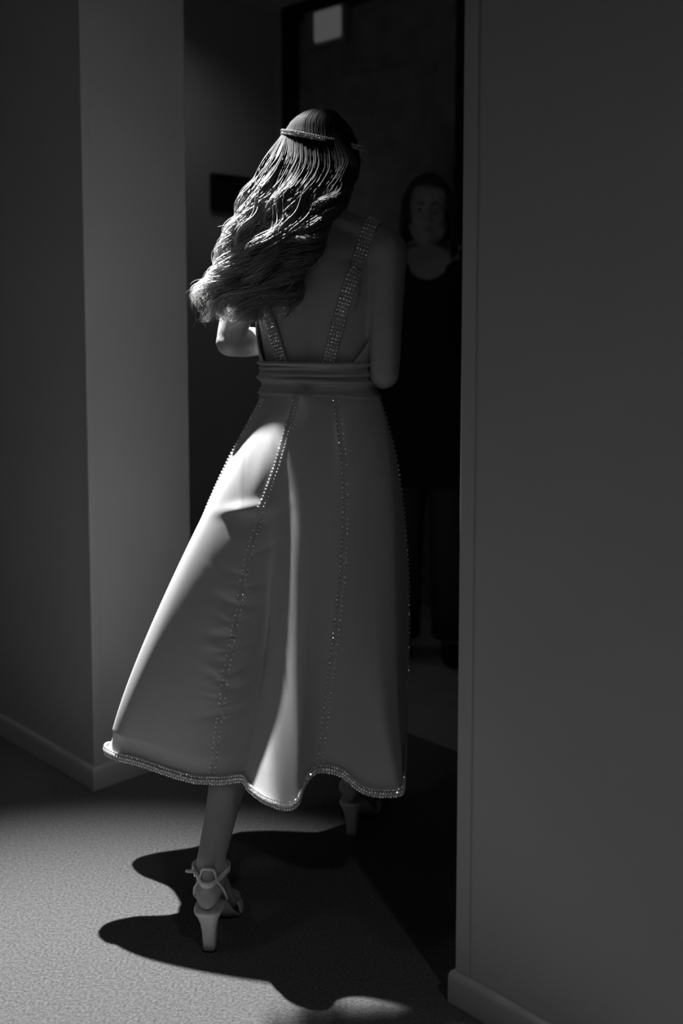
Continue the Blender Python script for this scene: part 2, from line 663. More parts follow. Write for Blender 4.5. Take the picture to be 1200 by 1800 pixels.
# ------------------------------------------------------------------ the woman
YAW = math.radians(20)
WF = Frame((-0.052, 2.385, -0.028), YAW)
person = empty('person', (-0.1, 2.37, 0))
tag(person, 'person seen from behind in white midi dress and heeled sandals, walking through the opening', 'person')

HEEL = 0.098
rear = Foot(onz(367, 1676, 0) + Vector((0, .012, 0)), math.radians(4), -1)
front = Foot(onz(618, 1473, 0) + Vector((0, .012, 0)), math.radians(14), 1)

bd = MB()
rings = []
for z in np.linspace(TZ[0], TZ[-1], 46):
    rings.append([torso_pt(WF, 2 * math.pi * j / 48, z) for j in range(48)])
bd.rings(rings)
# shoulder line, shoulder blades, collar
for s in (-1, 1):
    bd.ellipsoid(WF(s * .150, -.004, 1.478), (.048, .050, .048), WF.rot)
    bd.tube([WF(s * .045, -.012, 1.545), WF(s * .10, -.010, 1.522), WF(s * .155, -.006, 1.496)], [.034, .034, .034], 12)
    bd.ellipsoid(WF(s * .078, -.072, 1.405), (.045, .018, .062), WF.rot)
    bd.ellipsoid(WF(s * .062, .098, 1.375), (.056, .040, .054), WF.rot)
# neck and head
neck0 = WF(0, -.008, 1.50)
HC = WF(-.024, .075, 1.662)
HROT = WF.rot @ Matrix.Rotation(math.radians(8), 3, 'Y') @ Matrix.Rotation(math.radians(-6), 3, 'X')
bd.tube([neck0, WF(0, .004, 1.55), HC + HROT @ Vector((0, -.012, -.05))], [.058, .051, .050], 18)
hpW = head(bd, WF, HC, HROT)
# arms bent at the elbow, hands together in front
sh_r, sh_l = WF(.158, -.004, 1.482), WF(-.158, -.004, 1.482)
el_r = at(676, 655, 2.310)
el_l = at(404, 602, 2.405)
wr_r = WF(.075, .185, 1.205)
wr_l = WF(-.150, .255, 1.285)
arm_shape(bd, sh_r, el_r, wr_r)
arm_shape(bd, sh_l, el_l, wr_l)
hand(bd, wr_r, (WF.f * .5 - WF.r * .8), Vector((0, 0, -1)), -WF.f * .8 - WF.r * .5, .55)
hand(bd, wr_l, (WF.f * .6 + WF.r * .75), Vector((0, 0, -1)), -WF.f * .75 + WF.r * .6, .55)
# legs mid-stride
leg_shape(bd, WF(-.088, 0, .93), (-0.195, 2.42, .545), rear, HEEL)
leg_shape(bd, WF(.088, .01, .93), (0.055, 2.615, .58), front, HEEL)
foot_shape(bd, rear, HEEL)
foot_shape(bd, front, HEEL)
bme = fused(bd, 'body', 0.0045, 4)
body = link('body', bme, M['skin'], person)
body['label'] = 'bare skin of back, arms and lower legs'
face_parts(WF, hpW, HROT, body)
bvh = BVHTree.FromPolygons([v.co for v in bme.vertices], [p.vertices for p in bme.polygons])

# ---- skirt
WZ = 1.150
HZ = 0.345


def from_shadow(px, py, z=HZ):
    """hem point that throws its shadow on this spot of the carpet"""
    q = onz(px, py, 0)
    p = LAMP + (q - LAMP) * ((LAMP.z - z) / LAMP.z)
    return Vector((p.x, p.y, z))


def hem_point(px, py, shadow_py):
    """hem point seen at (px, py) whose height puts its shadow on the carpet row shadow_py"""
    lo, hi = .24, .46
    for _ in range(30):
        z = (lo + hi) / 2
        p = onz(px, py, z)
        q = LAMP + (p - LAMP) * (LAMP.z / (LAMP.z - z))
        if proj(q)[1] > shadow_py:
            lo, hi = lo, hi
            hi_ = True
        else:
            hi_ = False
        # a higher hem on the same sight line is nearer, its shadow lies lower in the photo
        if hi_:
            hi = z
        else:
            lo = z
    return onz(px, py, z)


hem = [from_shadow(*p) for p in ((722, 1392), (690, 1405), (650, 1427), (600, 1452), (560, 1466), (480, 1462), (420, 1464), (385, 1480), (340, 1492), (280, 1500), (246, 1508), (234, 1520),
                                 (250, 1537), (300, 1556), (332, 1576), (334, 1600), (300, 1611), (240, 1612))]
hem += [hem_point(*p) for p in ((196, 1310, 1622), (183, 1318, 1640), (198, 1329, 1656), (250, 1342, 1663), (300, 1360, 1667), (345, 1373, 1670), (395, 1374, 1674), (428, 1368, 1688),
                                (437, 1386, 1722), (466, 1408, 1758), (503, 1421, 1773), (523, 1416, 1770), (533, 1378, 1742), (552, 1352, 1724), (580, 1353, 1722), (605, 1362, 1720),
                                (622, 1382, 1717), (645, 1395, 1716), (680, 1397, 1714), (706, 1394, 1713))]
hem += [Vector(p) for p in ((.132, 2.24, .33), (.142, 2.38, .335), (.152, 2.54, .34), (.163, 2.70, .345), (.165, 2.84, .345))]


def gauss(a, sig_deg):
    n = len(a)
    k = np.fft.fftfreq(n, d=1.0 / n)
    s = math.radians(sig_deg)
    return np.real(np.fft.ifft(np.fft.fft(a) * np.exp(-0.5 * (k * s) ** 2)))


# closed hem curve, evenly sampled by length
NA = 900
hp_ = np.array([tuple(p) for p in hem])
seg = np.linalg.norm(np.diff(np.vstack([hp_, hp_[:1]]), axis=0), axis=1)
cum = np.concatenate([[0], np.cumsum(seg)])
uu_ = np.arange(NA) / NA * cum[-1]
closed = np.vstack([hp_, hp_[:1]])
HEM = np.stack([np.interp(uu_, cum, closed[:, k]) for k in range(3)], 1)
HEM = np.stack([gauss(HEM[:, k], 1.5) for k in range(3)], 1)
HSM = np.stack([gauss(HEM[:, k], 27) for k in range(3)], 1)
HRD = np.stack([gauss(HEM[:, k], 52) for k in range(3)], 1)
HCX, HCY = HSM[:, 0].mean(), HSM[:, 1].mean()
PHI = np.unwrap(np.arctan2(HSM[:, 1] - HCY, HSM[:, 0] - HCX))
PHI = np.maximum.accumulate(PHI)
PHM = PHI % (2 * math.pi)


def bump_at(deg, width):
    d = (np.degrees(PHM) - deg + 180) % 360 - 180
    return np.exp(-(d / width) ** 2)


def ellipse_r(hw, db, df):
    out = []
    for p in PHI:
        d = Vector((math.cos(p), math.sin(p), 0))
        x, y = d.dot(WF.r), d.dot(WF.f)
        out.append(1 / math.sqrt((x / hw) ** 2 + (y / (df if y > 0 else db)) ** 2))
    return np.array(out)


r_waist = ellipse_r(.131, .089, .101)
WX = WF.o.x + r_waist * np.cos(PHI)
WY = WF.o.y + r_waist * np.sin(PHI)
fold_exp = 3.8 - 1.2 * np.clip(bump_at(203, 22), 0, 1) - 0.8 * np.clip(bump_at(268, 14), 0, 1)
hip = .044 * bump_at(-25, 50) + .034 * bump_at(275, 40) + .02 * bump_at(90, 60)
wob = gauss(nrg.randn(NA), 5)
wob = wob / wob.std()
NS = 230
SS = np.linspace(0, 1, NS)
g_ = (SS ** 0.97)[:, None]
bul_ = (np.sin(math.pi * SS ** 0.62) ** 1.1)[:, None] * hip[None, :] + .006 * wob[None, :] * (SS * (1 - SS))[:, None]
bul_ = bul_ - .078 * (np.sin(math.pi * SS ** 2.0) ** 1.3)[:, None] * bump_at(248, 14)[None, :]
fg_ = SS[:, None] ** fold_exp[None, :]
cosP, sinP = np.cos(PHI)[None, :], np.sin(PHI)[None, :]
SIL_L = ([690, 745, 800, 880, 970, 1060, 1170, 1250, 1310], [462, 440, 404, 368, 327, 283, 236, 208, 188])
SIL_R = ([690, 730, 800, 880, 960, 1050, 1200, 1390], [664, 672, 694, 708, 714, 716, 716, 712])
ZZ2 = WZ + (HEM[:, 2][None, :] - WZ) * SS[:, None]
left_b = np.where(((np.degrees(PHM) - 205 + 180) % 360 - 180) > 0, bump_at(206, 36), bump_at(206, 44))
right_b = bump_at(-15, 45)
amp_l, amp_r = np.zeros(NS), np.zeros(NS)
win = np.clip(SS / .06, 0, 1) * np.clip((1 - SS) / .06, 0, 1)
for it in range(12):
    bb = bul_ + amp_l[:, None] * left_b[None, :] + amp_r[:, None] * right_b[None, :]
    XX = WX[None, :] * (1 - g_) + HRD[:, 0][None, :] * g_ + (HSM - HRD)[:, 0][None, :] * g_ ** 2.4 + (HEM - HSM)[:, 0][None, :] * fg_ + bb * cosP
    YY = WY[None, :] * (1 - g_) + HRD[:, 1][None, :] * g_ + (HSM - HRD)[:, 1][None, :] * g_ ** 2.4 + (HEM - HSM)[:, 1][None, :] * fg_ + bb * sinP
    ZC = YY * CP - (ZZ2 - CAM_Z) * SP
    PX = 600 + F * XX / ZC
    PY = CY0 - F * (YY * SP + (ZZ2 - CAM_Z) * CP) / ZC
    for amp, pick, sil, sg in ((amp_l, np.argmin, SIL_L, 1), (amp_r, np.argmax, SIL_R, -1)):
        k = pick(PX, axis=1)
        r_ = np.arange(NS)
        err = (PX[r_, k] - np.interp(PY[r_, k], *sil)) * sg * ZC[r_, k] / F
        err = np.convolve(np.pad(err, 8, mode='edge'), np.ones(17) / 17, mode='valid')
        amp += np.clip(err, -.02, .02) * .7 * win
        fit = np.polyfit(SS, amp, 4)
        amp[:] = np.polyval(fit, SS) * win
ARC = np.sqrt((np.roll(XX, -1, 1) - np.roll(XX, 1, 1)) ** 2 + (np.roll(YY, -1, 1) - np.roll(YY, 1, 1)) ** 2) / 2 + 1e-6     # metres per column


def seam_path(px_pts):
    """walk down the skirt keeping to the photographed seam line; returns a column per row on the camera side"""
    ys = [p[1] for p in px_pts]
    xs = [p[0] for p in px_pts]
    back = np.where((PHM > math.pi * .98) & (PHM < math.pi * 1.95))[0]
    out = []
    for i in range(NS):
        tx = np.interp(PY[i, back], ys, xs)
        d = np.abs(PX[i, back] - tx) + (YY[i, back] - YY[i, back].min()) * 20
        out.append(back[np.argmin(d)])
    c = np.array(out, float)
    k = np.ones(9) / 9
    return np.convolve(np.pad(c, 4, mode='edge'), k, mode='valid')


seamA = seam_path([(523, 690), (487, 820), (455, 910), (436, 980), (415, 1100), (396, 1200), (372, 1370)])
seamB = seam_path([(588, 690), (603, 800), (607, 900), (602, 1000), (592, 1100), (575, 1230), (560, 1360)])

# puckers running out from the stitched seam
colgrid = np.arange(NA)[None, :]
rowgrid = np.arange(NS)[:, None]
disp = np.zeros((NS, NA))
for sm, seed, cnt, amp in ((seamA, 3, 95, .0070), (seamB, 5, 14, .0014)):
    r2 = np.random.RandomState(seed)
    dist = (colgrid - sm[:, None]) * ARC[np.arange(NS), sm.astype(int) % NA][:, None]
    zrow = ZZ2
    for _ in range(cnt):
        zc_ = r2.triangular(HZ + .08, HZ + .28, WZ - .30)
        sd = r2.choice([-1, 1])
        ln = r2.uniform(.018, .060)
        hgt = r2.uniform(.0035, .008)
        slope = r2.uniform(-.1, .55)
        u = np.abs(dist)
        on = np.clip((dist * sd) / .004, 0, 1)
        disp += amp * r2.uniform(-1, .8) * on * np.exp(-(u / ln) ** 2) * np.exp(-((zrow - zc_ - slope * u) / (hgt + u * .08)) ** 2)
    disp += -.0020 * np.exp(-(dist / .005) ** 2)
# gentle hang creases on the hip
backside = (PHM > math.pi)[None, :]
disp += .007 * np.exp(-((PY - 893 + (PX - 440) * .12) / 11) ** 2 - ((PX - 436) / 42) ** 2) * backside
disp += -.007 * np.exp(-((PY - 925 + (PX - 440) * .2) / 15) ** 2 - ((PX - 445) / 26) ** 2) * backside
XX += disp * cosP
YY += disp * sinP

sk = MB()
sk.v = [tuple(p) for p in np.stack([XX, YY, ZZ2], -1).reshape(-1, 3).tolist()]
sk.f = [(i * NA + j, i * NA + (j + 1) % NA, (i + 1) * NA + (j + 1) % NA, (i + 1) * NA + j) for i in range(NS - 1) for j in range(NA)]
dress = build('dress', sk, M['satin'], person, solid=0.0025)
dress['label'] = 'white satin midi skirt with flared fluted hem'


def surf(i, j, out=0.0):
    j0 = int(math.floor(j)) % NA
    t = j - math.floor(j)
    j1 = (j0 + 1) % NA
    p = Vector((XX[i, j0] * (1 - t) + XX[i, j1] * t, YY[i, j0] * (1 - t) + YY[i, j1] * t, ZZ2[i, j0]))
    a = PHI[j0]
    return p + Vector((math.cos(a), math.sin(a), .25)).normalized() * out


# ---- beads
def ico(sub):
    bm = bmesh.new()
    bmesh.ops.create_icosphere(bm, subdivisions=sub, radius=1)
    vs = [v.co.copy() for v in bm.verts]
    fs = [tuple(v.index for v in f.verts) for f in bm.faces]
    bm.free()
    return vs, fs


IV, IF = ico(1)


def bead(mb, p, r, squash=None):
    q = Matrix.Rotation(rng.uniform(0, 6.28), 3, 'Z') @ Matrix.Rotation(rng.uniform(0, 3.14), 3, 'X')
    mb.add([p + (q @ v) * r for v in IV], IF)


def beads(name, pts, r, parent, label=None):
    mb = MB()
    for p in pts:
        bead(mb, p, r * rng.uniform(.85, 1.12))
    o = build(name, mb, M['crystal'], parent, smooth=False)
    o['kind'] = 'stuff'
    if label:
        o['label'] = label
    return o


# hem: a rolled cord edge with rows of tiny beads
hemloop = [Vector((XX[-1, j], YY[-1, j], ZZ2[-1, j])) for j in range(0, NA, 2)]
mb = MB()
mb.tube(hemloop + [hemloop[0]], .0045, 8, round_ends=False, caps=False)
build('hem_edge', mb, M['satin_band'], dress)
pts = []
acc = 0.0
nh = len(hemloop)
for j in range(nh):
    a, b = hemloop[j], hemloop[(j + 1) % nh]
    ln = (b - a).length
    while acc < ln:
        p = a.lerp(b, acc / max(ln, 1e-9))
        o = Vector((p.x - HCX, p.y - HCY, 0)).normalized()
        pts += [p + o * .0055 + Vector((0, 0, .004)), p + o * .004 + Vector((0, 0, -.004)), p + o * .0035 + Vector((0, 0, .010))]
        acc += .0056
    acc -= ln
beads('hem_beads', pts, .0030, dress, 'sparkling bead edging along the hem')


def seam_beads(sm, i0, i1, name, gap=0.0075):
    pts = []
    last = None
    for i in range(i0, i1):
        p = surf(i, sm[i], .003)
        if last is None or (p - last).length > gap:
            for k in (-1, 1):
                pts.append(surf(i, sm[i] + k * .0055 / ARC[i, int(sm[i]) % NA], .003))
            last = p
    return beads(name, pts, .0025, dress)


seam_beads(seamA, 2, NS - 2, 'seam_beads')
seam_beads(seamB, 2, NS - 2, 'seam_beads')
# side seams
for deg in (188, -8, 60, 120):
    cols = np.full(NS, float(np.argmin(np.abs((np.degrees(PHM) - deg + 180) % 360 - 180))))
    seam_beads(cols, 2, NS - 2, 'seam_beads')

# ---- gathered waistband
mb = MB()
NB = 160
BZ0, BZ1 = 1.163, 1.246
rings = []
folds = np.random.RandomState(4)
cs = [(folds.uniform(0, 1), folds.uniform(-.35, .35), folds.uniform(.0025, .005)) for _ in range(16)]
for z in np.linspace(BZ0, BZ1, 48):
    ring = []
    v = (z - BZ0) / (BZ1 - BZ0)
    for j in range(NB):
        th = 2 * math.pi * j / NB
        d = 0.0
        for c, sl, amp in cs:
            d += amp * math.exp(-((v - c - sl * .22 * math.sin(th + c * 9)) / .045) ** 2)
        edge = 1.0 if 0.03 < v < .97 else 0.0
        ring.append(torso_pt(WF, th, z, .0075 + d * edge))
    rings.append(ring)
mb.rings(rings, caps=False)
wb = build('waistband', mb, M['satin_band'], dress, solid=0.003)
wb['label'] = 'gathered satin waistband'

# ---- bodice: wraps the front, the back stays bare
mb = MB()
rings = []
for z in np.linspace(1.235, 1.44, 40):
    v = (z - 1.235) / .205
    lo = math.radians(-50 + 75 * v ** .7)
    hi = math.pi - lo
    ring = []
    for j in range(61):
        th = lo + (hi - lo) * j / 60
        x = math.cos(th)
        zz = z
        p = torso_pt(WF, th, zz, .010)
        for s in (-1, 1):
            c = WF(s * .062, .098, 1.375)
            dv = Vector((p.x - c.x, p.y - c.y, p.z - c.z))
            if dv.dot(WF.f) > -.03 and dv.length < .066:
                p = c + dv.normalized() * .066
        ring.append(p)
    rings.append(ring)
mb.rings(rings, closed=False, caps=False)
bo = build('bodice', mb, M['satin'], dress, solid=0.003)


# ---- beaded straps laid on the skin
def lay(path_px):
    out = []
    for px, py in path_px:
        d = ray(px, py).normalized()
        loc, nrm, _, _ = bvh.ray_cast(Vector((0, 0, CAM_Z)), d)
        if loc is not None:
            if nrm.dot(d) > 0:
                nrm = -nrm
            out.append((loc, nrm))
    return out


def mirror(p):
    q = p - WF.o
    r = q.dot(WF.r)
    return p - WF.r * (2 * r)


path = cat([(652, 396), (640, 425), (627, 465), (612, 510), (597, 560), (584, 610), (576, 645)], 40)
pr = lay([(p[0], p[1]) for p in path])
top = pr[0][0]
# over the shoulder and down to the front
tl = top - WF.o
rr0 = tl.dot(WF.r)
over = []
for t in np.linspace(0, 1, 26):
    a = math.pi * (1 - t) * .5
    f = -.03 + .15 * t
    z0 = 1.60
    o = WF(rr0 - .004 * t, f, z0)
    hit = bvh.ray_cast(o, Vector((0, 0, -1)))
    if hit[0] is not None:
        n = hit[1] if hit[1].z > 0 else -hit[1]
        over.append((hit[0], n))
over = [q for q in over if q[0].z > 1.40 and (q[0] - WF.o).dot(WF.f) > (top - WF.o).dot(WF.f) + .004]


def strap(pts, side):
    P = [p + n * .003 for p, n in pts]
    N = [n for p, n in pts]
    # smooth
    for _ in range(3):
        P = [P[0]] + [(P[i - 1] + P[i] * 2 + P[i + 1]) / 4 for i in range(1, len(P) - 1)] + [P[-1]]
    mb = MB()
    rings = []
    bpts = []
    acc = 0
    for i in range(len(P)):
        t = (P[min(i + 1, len(P) - 1)] - P[max(i - 1, 0)]).normalized()
        b = t.cross(N[i]).normalized()
        n = b.cross(t).normalized()
        if n.dot(N[i]) < 0:
            n = -n
        hw = .0145
        rings.append([P[i] - b * hw, P[i] - b * hw * .9 + n * .0025, P[i] + b * hw * .9 + n * .0025, P[i] + b * hw, P[i] + b * hw * .9 - n * .002, P[i] - b * hw * .9 - n * .002])
        if i:
            acc += (P[i] - P[i - 1]).length
        if acc > .0078 or i == 0:
            acc = 0
            for x in (-.0105, -.0035, .0035, .0105):
                bpts.append(P[i] + b * x + n * .0042)
    mb.rings(rings)
    st = build('strap', mb, M['satin_band'], dress)
    beads('strap_beads', bpts, .0030, dress)


full = pr[::-1] + over
# resample evenly
def resample(pts, step):
    out = [pts[0]]
    for p, n in pts[1:]:
        while (p - out[-1][0]).length > step:
            d = (p - out[-1][0]).normalized()
            out.append((out[-1][0] + d * step, n))
    return out


full = resample(full, .004)
strap(full, 1)
strap([(mirror(p), (n - WF.r * (2 * n.dot(WF.r)))) for p, n in full], -1)


# ---- sandals
def sandal(ft):
    def section(f, z0, h, hw, n=16):
        return [ft(hw * math.cos(2 * math.pi * j / n), f, z0 + h * .5 + h * .5 * math.copysign(abs(math.sin(2 * math.pi * j / n)) ** .6, math.sin(2 * math.pi * j / n))) for j in range(n)]
    mb = MB()
    st = [(-.034, .012), (-.031, .021), (-.020, .028), (.0, .031), (.03, .030), (.06, .030), (.09, .037), (.12, .044), (.15, .046), (.18, .042), (.205, .031), (.218, .014)]
    mb.rings([section(f, sole_z(f, HEEL) - .010, .011, hw) for f, hw in st])
    s = build('sandal', mb, M['shoe'], person)
    s['label'] = 'open sandal with block heel and ankle strap'
    # block heel, flared to the top
    mb = MB()
    rs = []
    for z, hw, b0, f0 in ((.004, .0135, -.010, .014), (.020, .0138, -.011, .015), (.045, .0155, -.014, .018), (.065, .0185, -.019, .022), (.080, .0235, -.025, .028), (.089, .0285, -.031, .034), (.092, .0292, -.032, .036)):
        ring = []
        for j in range(24):
            a = 2 * math.pi * j / 24
            c, sn = math.cos(a), math.sin(a)
            x = math.copysign(abs(c) ** .6, c) * hw
            y = (f0 + b0) / 2 + math.copysign(abs(sn) ** .6, sn) * (f0 - b0) / 2
            ring.append(ft(x, y, z))
        rs.append(ring)
    mb.rings(rs)
    h = build('heel', mb, M['shoe'], s)
    mb = MB()
    mb.rings([[ft(math.copysign(abs(math.cos(a)) ** .6, math.cos(a)) * .0138, .002 + math.copysign(abs(math.sin(a)) ** .6, math.sin(a)) * .0125, z) for a in [2 * math.pi * j / 24 for j in range(24)]] for z in (0, .0045)])
    build('heel_tip', mb, M['rubber'], s)
    # rim of the insole above the heel
    # ankle strap
    za = HEEL + .072

    def ankle_r(th, z, extra):
        best = None
        c = ft(0, .020, z)
        d = (ft.r * math.cos(th) + ft.f * math.sin(th))
        hit = bvh.ray_cast(c + d * .12, -d, .12)
        r = (hit[0] - c).length if hit[0] is not None else .035
        return c + d * (min(r, .056) + extra)
    mb = MB()
    inner, outer = [], []
    n = 40
    rings = []
    for j in range(n):
        th = 2 * math.pi * j / n
        p0 = ankle_r(th, za - .006 + .010 * math.sin(th), .001)
        d = Vector((p0.x - ft(0, .02, 0).x, p0.y - ft(0, .02, 0).y, 0)).normalized()
        q = [p0 + Vector((0, 0, -.0065)), p0 + d * .0028 + Vector((0, 0, -.006)), p0 + d * .0028 + Vector((0, 0, .006)), p0 + Vector((0, 0, .0065))]
        rings.append(q)
    rings.append(rings[0])
    mb.rings(rings, caps=False)
    build('ankle_strap', mb, M['shoe'], s)
    # tab loop standing up behind the ankle
    mb = MB()
    tab = []
    for k in range(13):
        a = math.pi * k / 12
        x = .0185 * math.cos(a)
        z = za - .012 + .026 * math.sin(a) ** .7
        p = ankle_r(-math.pi / 2 + x / .035, z, .0035)
        tab.append(p)
    mb.tube(tab, .0032, 8, up=ft.f, aspect=1.0)
    build('heel_tab', mb, M['shoe'], s)
    # side straps from tab to sole
    for sd in (-1, 1):
        mb = MB()
        zs = sole_z(.02, HEEL)
        p0 = ankle_r(-math.pi / 2 + sd * .5, za - .012, .002)
        p1 = ankle_r(-math.pi / 2 + sd * .95, za - .035, .002)
        mb.tube([p0, p1, ft(sd * .0335, .012, zs + .016), ft(sd * .0325, .030, zs - .002)], .0028, 8)
        build('side_strap', mb, M['shoe'], s)
    # toe strap
    mb = MB()
    rings = []
    for k in range(17):
        a = math.pi * k / 16
        row = []
        for f, up_ in ((.112, .0), (.118, .0022), (.142, .0022), (.148, .0)):
            hw = np.interp(f, [q[0] for q in FOOT], [q[1] for q in FOOT]) + .0035
            hh = np.interp(f, [q[0] for q in FOOT], [q[2] for q in FOOT]) + .006
            row.append(ft((hw + up_) * math.cos(a), f, sole_z(f, HEEL) + (hh + up_) * math.sin(a)))
        rings.append(row)
    mb.rings(rings, closed=False, caps=False)
    build('toe_strap', mb, M['shoe'], s, solid=0.002)
    # buckle on the outer side
    mb = MB()
    th = math.pi if ft.s < 0 else 0
    c = ankle_r(th - .35 * (1 if th else -1) * -1, za - .004, .005)
    d = ft.r * (1 if th == 0 else -1)
    t = ft.f
    loop = [c + t * a + Vector((0, 0, b)) for a, b in ((-.007, -.008), (-.007, .008), (.007, .008), (.007, -.008), (-.007, -.008))]
    mb.tube(loop, .0014, 6)
    mb.tube([c + t * -.007, c + t * .008], .0012, 6)
    build('buckle', mb, M['metal'], s)
    mb = MB()
    mb.tube([c, c + d * .006 + ft.f * -.010 + Vector((0, 0, .004)), c + d * .014 + ft.f * -.020 + Vector((0, 0, .010))], [.004, .004, .0032], 8, up=(0, 0, 1), aspect=.35)
    build('strap_end', mb, M['shoe'], s)
    return s


sandal(rear)
sandal(front)

# ---- hair
def tone_of(base, i):
    return max(.02, base)


hair = MB()
hair.tone = []
# cap over the skull
capc = HC + HROT @ Vector((0, -.012, .024))
NU, NVv = 72, 40
vs, tn = [], []
for i in range(NVv + 1):
    a = math.pi * .74 * i / NVv
    for j in range(NU):
        b = 2 * math.pi * j / NU
        p = Vector((.087 * math.sin(a) * math.cos(b), .110 * math.sin(a) * math.sin(b), .110 * math.cos(a)))
        rip = .0022 * math.sin(b * 34 + 3 * math.sin(a * 5)) * math.sin(a) + .0015 * math.sin(b * 57 + 2)
        p = p * (1 + rip / .1)
        # face stays free
        if p.y > .045 and p.z < .055:
            p.y = .045 + (p.y - .045) * .2
            p.x *= .93
        vs.append(capc + HROT @ p)
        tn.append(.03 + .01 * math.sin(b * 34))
fs = [(i * NU + j, (i + 1) * NU + j, (i + 1) * NU + (j + 1) % NU, i * NU + (j + 1) % NU) for i in range(NVv) for j in range(NU)]
hair.add(vs, fs, tn)

left_px = [(500, 232), (464, 290), (436, 340), (416, 392), (398, 440), (376, 488), (356, 528), (362, 566)]
right_px = [(640, 262), (622, 318), (592, 372), (560, 425), (532, 470), (512, 512), (496, 545), (480, 566)]
YG = [2.325, 2.302, 2.280, 2.268, 2.270, 2.280, 2.290, 2.300]
LG = cat([tuple(at(p[0], p[1], y + .03)) for p, y in zip(left_px, YG)], 50)
RG = cat([tuple(at(p[0], p[1], y)) for p, y in zip(right_px, YG)], 50)
LG, RG = np.array(LG), np.array(RG)
crown = capc + HROT @ Vector((0, -.015, .112))
NPT = 50


def fast_tube(mb, P, rad, sides, tone):
    """thin strand as one sweep, numpy only"""
    n = len(P)
    t = np.gradient(P, axis=0)
    t /= np.linalg.norm(t, axis=1)[:, None] + 1e-12
    a = np.cross(t, np.array([.31, -.9, .2]))
    a /= np.linalg.norm(a, axis=1)[:, None] + 1e-12
    b = np.cross(t, a)
    ang = np.arange(sides) * 2 * np.pi / sides
    V = P[:, None, :] + rad[:, None, None] * (a[:, None, :] * np.cos(ang)[None, :, None] + b[:, None, :] * np.sin(ang)[None, :, None])
    o = len(mb.v)
    mb.v += [tuple(p) for p in V.reshape(-1, 3).tolist()]
    for i in range(n - 1):
        for k in range(sides):
            k2 = (k + 1) % sides
            mb.f.append((o + i * sides + k, o + i * sides + k2, o + (i + 1) * sides + k2, o + (i + 1) * sides + k))
    mb.tone += np.repeat(tone, sides).tolist()


NCL = 34
for c in range(NCL):
    ca = (c + .5) / NCL
    ca_j = ca + nrg.uniform(-.03, .03)
    cb = nrg.uniform(-1, 1)
    ph = 7.0 * ca + nrg.uniform(-.9, .9)
    wl = nrg.uniform(.10, .15)
    amp = nrg.uniform(.010, .019)
    ln = nrg.uniform(.80, .99) if ca < .6 else nrg.uniform(.62, .98)
    base_tone = nrg.uniform(.42, .66) * (1.0 - .5 * ca)  # light from the left painted in: locks get paler towards that side
    for k in range(92):
        a = np.clip(ca_j + nrg.normal(0, .026), -.03, 1.03)
        b = cb + nrg.normal(0, .55)
        ln_k = np.clip(ln + nrg.normal(0, .04), .55, .999)
        t = np.linspace(0, 1, NPT)
        idx = t * ln_k * (NPT - 1)
        lo = np.floor(idx).astype(int).clip(0, NPT - 2)
        fr_ = (idx - lo)[:, None]
        G = (LG[lo] * (1 - fr_) + LG[lo + 1] * fr_) * (1 - a) + (RG[lo] * (1 - fr_) + RG[lo + 1] * fr_) * a
        bul = .035 * math.sin(math.pi * min(max(a, 0), 1)) * np.sin(np.pi * np.clip(t * 1.0 + .05, 0, 1))
        G[:, 1] -= bul * .6
        G[:, 1] += b * .018 * np.clip(t * 2.5, 0, 1)
        s_len = np.concatenate([[0], np.cumsum(np.linalg.norm(np.diff(G, axis=0), axis=1))])
        tan = np.gradient(G, axis=0)
        tan /= np.linalg.norm(tan, axis=1)[:, None]
        side = np.cross(tan, np.array([0, 1, 0]))
        side /= np.linalg.norm(side, axis=1)[:, None]
        grow = np.clip(t * 2.0 - .2, 0, 1)
        pp = ph + nrg.normal(0, .42)
        am = amp * (1 + .7 * t ** 2) * nrg.uniform(.75, 1.2)
        G = G + side * (np.sin(2 * np.pi * s_len / wl + pp) * am * grow)[:, None]
        G[:, 1] += np.cos(2 * np.pi * s_len / wl + pp) * am * grow
        th = (a - .5) * 2.2
        rp = []
        jit = nrg.rand()
        for u in np.linspace(0, 1, 9)[:-1]:
            ang = math.radians(8 + 72 * u)
            p = Vector((.089 * math.sin(ang) * math.sin(th), -(.112 + .004 * jit) * math.sin(ang) * math.cos(th * .9), (.113 + .004 * jit) * math.cos(ang)))
            rp.append(np.array(capc + HROT @ p))
        PTS = np.vstack([np.array(rp), G[4:]])
        for _ in range(4):
            PTS[6:16] = (PTS[5:15] + 2 * PTS[6:16] + PTS[7:17]) / 4
        n = len(PTS)
        r0 = nrg.uniform(.0005, .0012)
        uu = np.linspace(0, 1, n)
        rad = r0 * (1 - uu ** 5 * .85)
        tone = 1.1 * base_tone * (.05 + 1.0 * np.clip(uu * 1.5 - .2, 0, 1)) * nrg.uniform(.75, 1.25)  # lit ends painted lighter than the roots
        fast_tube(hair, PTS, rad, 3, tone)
# loose flyaway ends
for k in range(46):
    a = nrg.uniform(0, 1) ** 1.6
    i0 = int(nrg.uniform(14, 42))
    i1 = min(NPT - 1, i0 + int(nrg.uniform(8, 16)))
    G = (LG[i0:i1] * (1 - a) + RG[i0:i1] * a).copy()
    m_ = len(G)
    u = np.linspace(0, 1, m_)
    if m_ < 4:
        continue
    G[:, 0] += -u ** 2 * nrg.uniform(-.01, .035) + .008 * np.sin(u * 9 + k)
    G[:, 1] -= .03 + .012 * np.sin(u * 7 + k)
    G[:, 2] += -u ** 2 * nrg.uniform(-.02, .025)
    tone = nrg.uniform(.18, .36)
    hair.tube([Vector(p) for p in G], (np.linspace(1, .3, m_) * .0012).tolist(), 4, tone=np.full((m_ + 6) * 4, tone).tolist())
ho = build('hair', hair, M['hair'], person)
ho['kind'] = 'stuff'
ho['label'] = 'long loose wavy hair swept over one shoulder'

